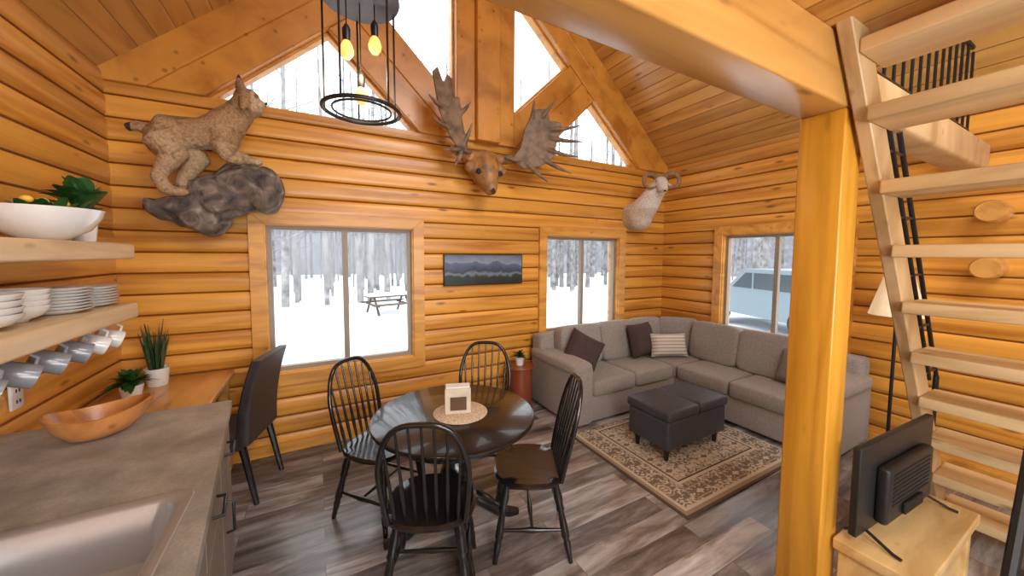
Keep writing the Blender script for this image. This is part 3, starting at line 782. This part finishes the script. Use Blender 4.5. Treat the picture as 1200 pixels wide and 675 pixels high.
b.ell((-.405,yb2-.03,2.795),(.082,.085,.073));b.ell((-.332,yb2-.05,2.765),(.042,.042,.034));b.ell((-.375,yb2-.04,2.725),(.06,.085,.05))
for dy in(-.085,.035):
    tb([(-.43,yb2-.025+dy*.7,2.83),(-.435,yb2-.025+dy,2.88),(-.44,yb2-.025+dy,2.925)],[.036,.024,.007],10)
    tb([(-.41,yb2-.03+dy*.9,2.77),(-.42,yb2-.03+dy*1.35,2.68)],[.035,.014],8)
for dy,fx,fz in((-.06,-.52,2.34),(.055,-.43,2.365)):
    tb([(-.555,yb2+dy,2.53),(-.56,yb2+dy,2.45),(-.545+(fx+.53)*.5,yb2+dy,2.40),(fx,yb2+dy,fz+.02)],[.075,.055,.046,.042],12);b.ell((fx+.035,yb2+dy,fz+.012),(.062,.045,.032))
for dy,ox in((-.07,0),(.055,.08)):
    tb([(-.87+ox,yb2+dy,2.45),(-.80+ox,yb2+dy*1.2,2.34),(-.865+ox,yb2+dy*1.2,2.235),(-.885+ox,yb2+dy*1.2,2.19),(-.85+ox,yb2+dy*1.2,2.115)],[.105,.080,.048,.042,.042],12)
    b.ell((-.81+ox,yb2+dy*1.2,2.105),(.075,.048,.032))
tb([(-.94,yb2,2.50),(-1.00,yb2,2.52),(-1.05,yb2,2.50)],[.04,.034,.024],10)
def lynxcol(co):
    base=Vector((.37,.225,.105));lt=Vector((.52,.39,.25));dk=Vector((.04,.022,.012))
    c=base.copy()
    n=noise.noise(co*28);n2=noise.noise(co*6)
    c=c.lerp(Vector((.21,.115,.05)),max(0,n2))
    if co.z<2.46: c=base.lerp(lt,.3)
    if co.x>-.375 : c=lt.copy()
    if n>.33: c=c.lerp(dk,.35)
    if co.z>2.90: c=dk
    if co.x<-1.02: c=dk
    if co.x>-.30 and co.z>2.755: c=Vector((.12,.05,.04))
    return c
fuse('lynx_body',b,.0085,M_fur,lynxcol,3,None,lm)
b=B()
for dy in(-.055,.022): b.ell((-.340,yb2-.045+dy,2.808),(.012,.012,.011),0,nu=12,nv=8)
b.ell((-.292,yb2-.055,2.778),(.010,.014,.009),1,nu=12,nv=8)
b.obj('face_details',[plain('lynx_eye',(.25,.14,.02),.1),M_black],parent=lm)
# ------------------------------------------------------------ moose
mm=empty('moose_antler_mount')
b=B()
b.tube([(1.50,3.44,2.66),(1.50,3.38,2.60),(1.50,3.30,2.49),(1.51,3.24,2.38),(1.515,3.20,2.30)],[.13,.17,.14,.09,.05],0,16)
b.ell((1.50,3.38,2.66),(.24,.11,.085));b.ell((1.35,3.30,2.55),(.075,.06,.06));b.ell((1.65,3.30,2.55),(.075,.06,.06))
for s_ in(-1,1): b.tube([(1.50+s_*.12,3.36,2.66),(1.50+s_*.24,3.32,2.67),(1.50+s_*.36,3.28,2.69)],[.055,.045,.045],0,12)
fuse('skull',b,.012,M_skull,None,3,None,mm)
b=B()
for s_ in(-1,1): b.ell((1.505+s_*.115,3.225,2.50),(.028,.02,.028),0,nu=12,nv=8)
b.ell((1.515,3.155,2.31),(.02,.012,.03),0,nu=10,nv=6)
b.obj('eye_sockets',plain('socket_dark',(.03,.015,.01),.8),parent=mm)
def antler(pts,pl):
    b=B()
    yy=lambda x:3.32-.30*abs(x-1.5)
    bm=bmesh.new();vs=[bm.verts.new((x,yy(x),z)) for x,z in pts];f=bm.faces.new(vs)
    bmesh.ops.triangulate(bm,faces=[f]);bm.verts.index_update()
    V=[v.co.copy() for v in bm.verts];F=[[v.index for v in f.verts] for f in bm.faces];bm.free()
    n=len(V);o=Vector((0,.014,0))
    fs=F+[[i+n for i in reversed(q)] for q in F]+[[i,(i+1)%n,(i+1)%n+n,i+n] for i in range(n)]
    b.add([v-o for v in V]+[v+o for v in V],fs,0)
    for p,q in pl:
        p=Vector((p[0],yy(p[0]),p[1]));q=Vector((q[0],yy(q[0])-.06,q[1]));m=p.lerp(q,.5)+Vector((0,.0,-.01))
        b.tube([p,m,q],[.026,.021,.007],0,8)
    fuse('antler',b,.008,M_bone,None,2,None,mm)
antler([(1.24,2.64),(1.10,2.76),(.98,2.98),(.92,3.28),(.97,3.34),(1.03,3.22),(1.065,3.31),(1.12,3.28),(1.14,3.13),(1.20,3.15),(1.225,2.97),(1.25,2.86),(1.29,2.72)],
 [((1.24,2.70),(1.00,2.62)),((1.24,2.72),(1.32,2.94)),((1.10,2.85),(.90,2.86)),((1.04,3.0),(.86,3.05)),((1.22,2.66),(1.12,2.50)),((1.32,2.68),(1.22,2.66)),((1.2,3.0),(1.30,3.12))])
antler([(1.74,2.66),(1.84,2.77),(1.88,2.96),(1.97,3.17),(2.10,3.19),(2.14,3.07),(2.26,3.06),(2.24,2.92),(2.20,2.82),(2.18,2.70),(2.04,2.60),(1.88,2.57)],
 [((2.14,2.98),(2.42,3.03)),((2.14,2.9),(2.46,2.87)),((2.12,2.78),(2.42,2.71)),((2.08,2.68),(2.34,2.54)),((1.9,2.64),(2.10,2.44)),((2.06,3.1),(2.16,3.28)),((1.96,3.08),(1.95,3.24)),((1.70,2.68),(1.85,2.64))])
# ------------------------------------------------------------ sheep
sm=empty('dall_sheep_mount')
H=Vector((3.86,3.14,2.62));Fd=Vector((-.62,-.78,0)).normalized();Sd=Vector((.78,-.62,0)).normalized();Zd=Vector((0,0,1))
b=B()
b.tube([(3.80,3.55,2.22),(3.79,3.42,2.24),(3.80,3.31,2.34),(3.83,3.22,2.48),H-Fd*.03-Zd*.02],[.19,.185,.155,.12,.095],0,18)
b.ell((3.79,3.40,2.17),(.16,.15,.14))
b.tube([H-Fd*.03,H+Fd*.06-Zd*.03,H+Fd*.15-Zd*.10,H+Fd*.19-Zd*.135],[.09,.075,.05,.04],0,16)
for s_ in(-1,1): b.tube([H+Sd*s_*.07-Fd*.02-Zd*.02,H+Sd*s_*.15-Fd*.04-Zd*.03],[.028,.008],0,8)
fuse('head_and_neck',b,.012,M_wool,lambda c:(.68,.63,.55) if c.z>2.3 else (.58,.49,.38),3,None,sm)
b=B()
for s_ in(-1,1):
    pts=[];rad=[]
    C=H+Sd*s_*.125+Zd*.02
    for i in range(22):
        t=i/21;a=math.radians(150-330*t)
        pts.append(C+Sd*s_*.088*math.cos(a)+Zd*.095*math.sin(a)+Fd*(-.04+.13*t));rad.append(.038*(1-t*.82))
    b.tube(pts,rad,0,12)
b.obj('horns',M_horn,parent=sm)
b=B()
for s_ in(-1,1): b.ell(tuple(H+Fd*.055+Sd*s_*.066+Zd*.01),(.011,.011,.011),0,nu=10,nv=6)
b.ell(tuple(H+Fd*.225-Zd*.14),(.018,.016,.013),0,nu=10,nv=6)
b.obj('eyes_and_nose',M_black,parent=sm)
# ------------------------------------------------------------ outside
b=B();n=30
vs=[];
for i in range(n+1):
    for j in range(n+1):
        x=-60+130*i/n;y=-50+130*j/n;d=max(0,math.hypot(x-1.6,y-.5)-6)
        vs.append((x,y,-.55+.25*noise.noise(Vector((x*.15,y*.15,0)))*min(1,d/5)))
b.add(vs,[(i*(n+1)+j,i*(n+1)+j+1,(i+1)*(n+1)+j+1,(i+1)*(n+1)+j) for i in range(n) for j in range(n)],0,True)
b.obj('snow_ground',M_snow)
b=B();random.seed(11)
for i in range(520):
    a=random.uniform(-60,110);r=random.uniform(17,42)
    x=1.6+r*math.sin(math.radians(a));y=.5+r*math.cos(math.radians(a))
    R_=random.uniform(.06,.17);h_=random.uniform(9,15);lx_,ly=random.uniform(-.5,.5),random.uniform(-.5,.5)
    b.tube([(x,y,-.9),(x+lx_*.4,y+ly*.4,h_*.5),(x+lx_,y+ly,h_)],[R_,R_*.7,R_*.2],0,6)
    for k in range(9):
        z=random.uniform(1.5,h_*.95);q=random.uniform(0,6.28);L=random.uniform(.6,1.8)
        b.tube([(x+lx_*z/h_,y+ly*z/h_,z),(x+lx_*z/h_+L*math.cos(q),y+ly*z/h_+L*math.sin(q),z+L*.6)],[R_*.22,.01],0,3)
b.obj('birch_trees',M_bark)
b=B();m_=60
vs=[]
for i in range(m_+1):
    a=math.radians(-70+190*i/m_)
    for z in(-1,1.5,5+1.5*noise.noise(Vector((i*.5,0,0)))): vs.append((1.6+44*math.sin(a),.5+44*math.cos(a),z))
b.add(vs,[(3*i+k,3*i+k+1,3*i+k+4,3*i+k+3) for i in range(m_) for k in(0,1)],0,True)
b.obj('distant_treeline',M_far)
b=B();cxr=12.5;cyr=5.6
Mc=T(cxr,cyr,-.5)@RZ(math.radians(70))
prof=[(-2.3,.35),(-2.35,.75),(-2.2,1.05),(-1.95,1.15),(-1.75,1.72),(-1.5,1.80),(.45,1.80),(1.15,1.20),(2.1,1.05),(2.32,.8),(2.3,.35)]
b.prism(prof,-.92,.92,0,'xz',Mc)
for s_ in(-.925,.925):
    for q in([(-1.7,1.2),(-1.55,1.68),(-.75,1.68),(-.75,1.2)],[(-.68,1.2),(-.68,1.68),(.1,1.68),(.1,1.2)],[(.17,1.2),(.17,1.68),(.42,1.68),(.95,1.2)]): b.prism(q,s_-.008,s_+.008,1,'xz',Mc)
    for wx in(-1.45,1.45):
        b.tube([Vector((wx,s_-.12,.36)),Vector((wx,s_+.02,.36))],[.36,.36],2,24,M=Mc);b.tube([Vector((wx,s_+.02,.36)),Vector((wx,s_+.035,.36))],[.2,.2],0,18,M=Mc)
b.prism([(-.78,1.2),(.78,1.2),(.7,1.66),(-.7,1.66)],-2.0,-1.9,1,'yz',Mc)
b.obj('parked_car',[plain('silver_paint',(.20,.26,.29),.35,metal=.1,var=.03),plain('car_glass',(.06,.08,.09),.1),plain('tyre_rubber',(.02,.02,.02),.8)],bevel=.03)
b=B();Mp=T(2.35,14,-.5)@RZ(.2)@Matrix.Scale(.85,4)
b.box(-.95,.95,-.38,.38,.72,.78,0,Mp);b.box(-.95,.95,-.36,.36,.78,.86,1,Mp)
for s_ in(-1,1):
    b.box(-.95,.95,s_*.75-.14,s_*.75+.14,.42,.47,0,Mp)
    for e in(-.7,.7): b.tube([(e,s_*.2,.72),(e,s_*.75,0)],.05,0,6,M=Mp)
for e in(-.7,.7): b.box(e-.03,e+.03,-.8,.8,.36,.42,0,Mp)
b.obj('picnic_table',[plain('weathered_wood',(.10,.08,.06),.8),M_snow])
# ------------------------------------------------------------ light
w=bpy.data.worlds.new('World');scene.world=w;w.use_nodes=True
bg=w.node_tree.nodes['Background'];bg.inputs[0].default_value=(.90,.95,1,1);bg.inputs[1].default_value=3.2
def area(name,loc,rot,size,power,col=(1,1,1),sy=None):
    l=bpy.data.lights.new(name,'AREA');l.energy=power;l.size=size;l.color=col
    if sy: l.shape='RECTANGLE';l.size_y=sy
    o=bpy.data.objects.new(name,l);COL.objects.link(o);o.location=loc;o.rotation_euler=rot;return o
area('rear_fill_light',(1.0,YR+.1,1.55),(math.radians(95),0,0),3.0,125,(.92,.96,1),1.3)  # added fill behind the camera, placed at the rear opening
area('loft_fill_light',(1.6,-.9,4.3),(math.radians(35),0,0),1.6,110,(.97,.97,1))  # added fill high above the loft, no fixture hangs there
area('kitchen_fill_light',(.4,-.7,2.54),(0,0,0),.8,45,(1,.97,.92))  # added fill below the loft floor, not a known fixture
l=bpy.data.lights.new('pendant_bulb_light','POINT');l.energy=6;l.color=(1,.75,.45);l.shadow_soft_size=.05
o=bpy.data.objects.new('pendant_bulb_light',l);COL.objects.link(o);o.location=(.20,1.80,2.51)
# ------------------------------------------------------------ camera
f,yaw,pit,roll,cyp=419.0,math.radians(28.63),math.radians(3.65),math.radians(.29),325.1
Fv=Vector((math.sin(yaw)*math.cos(pit),math.cos(yaw)*math.cos(pit),-math.sin(pit)));Rv=Vector((math.cos(yaw),-math.sin(yaw),0));Uv=Rv.cross(Fv)
R2=Rv*math.cos(roll)+Uv*math.sin(roll);U2=Uv*math.cos(roll)-Rv*math.sin(roll)
cam=bpy.data.cameras.new('camera');co=bpy.data.objects.new('camera',cam);COL.objects.link(co)
mt=Matrix((R2,U2,-Fv)).transposed().to_4x4();mt.translation=(0,0,1.7);co.matrix_world=mt
cam.sensor_width=36;cam.lens=f/1200*36;cam.shift_y=-(337.5-cyp)/1200;cam.clip_start=.02;cam.clip_end=300
scene.camera=co
scene.view_settings.view_transform='Standard'
scene.view_settings.look='None'
scene.view_settings.exposure=0
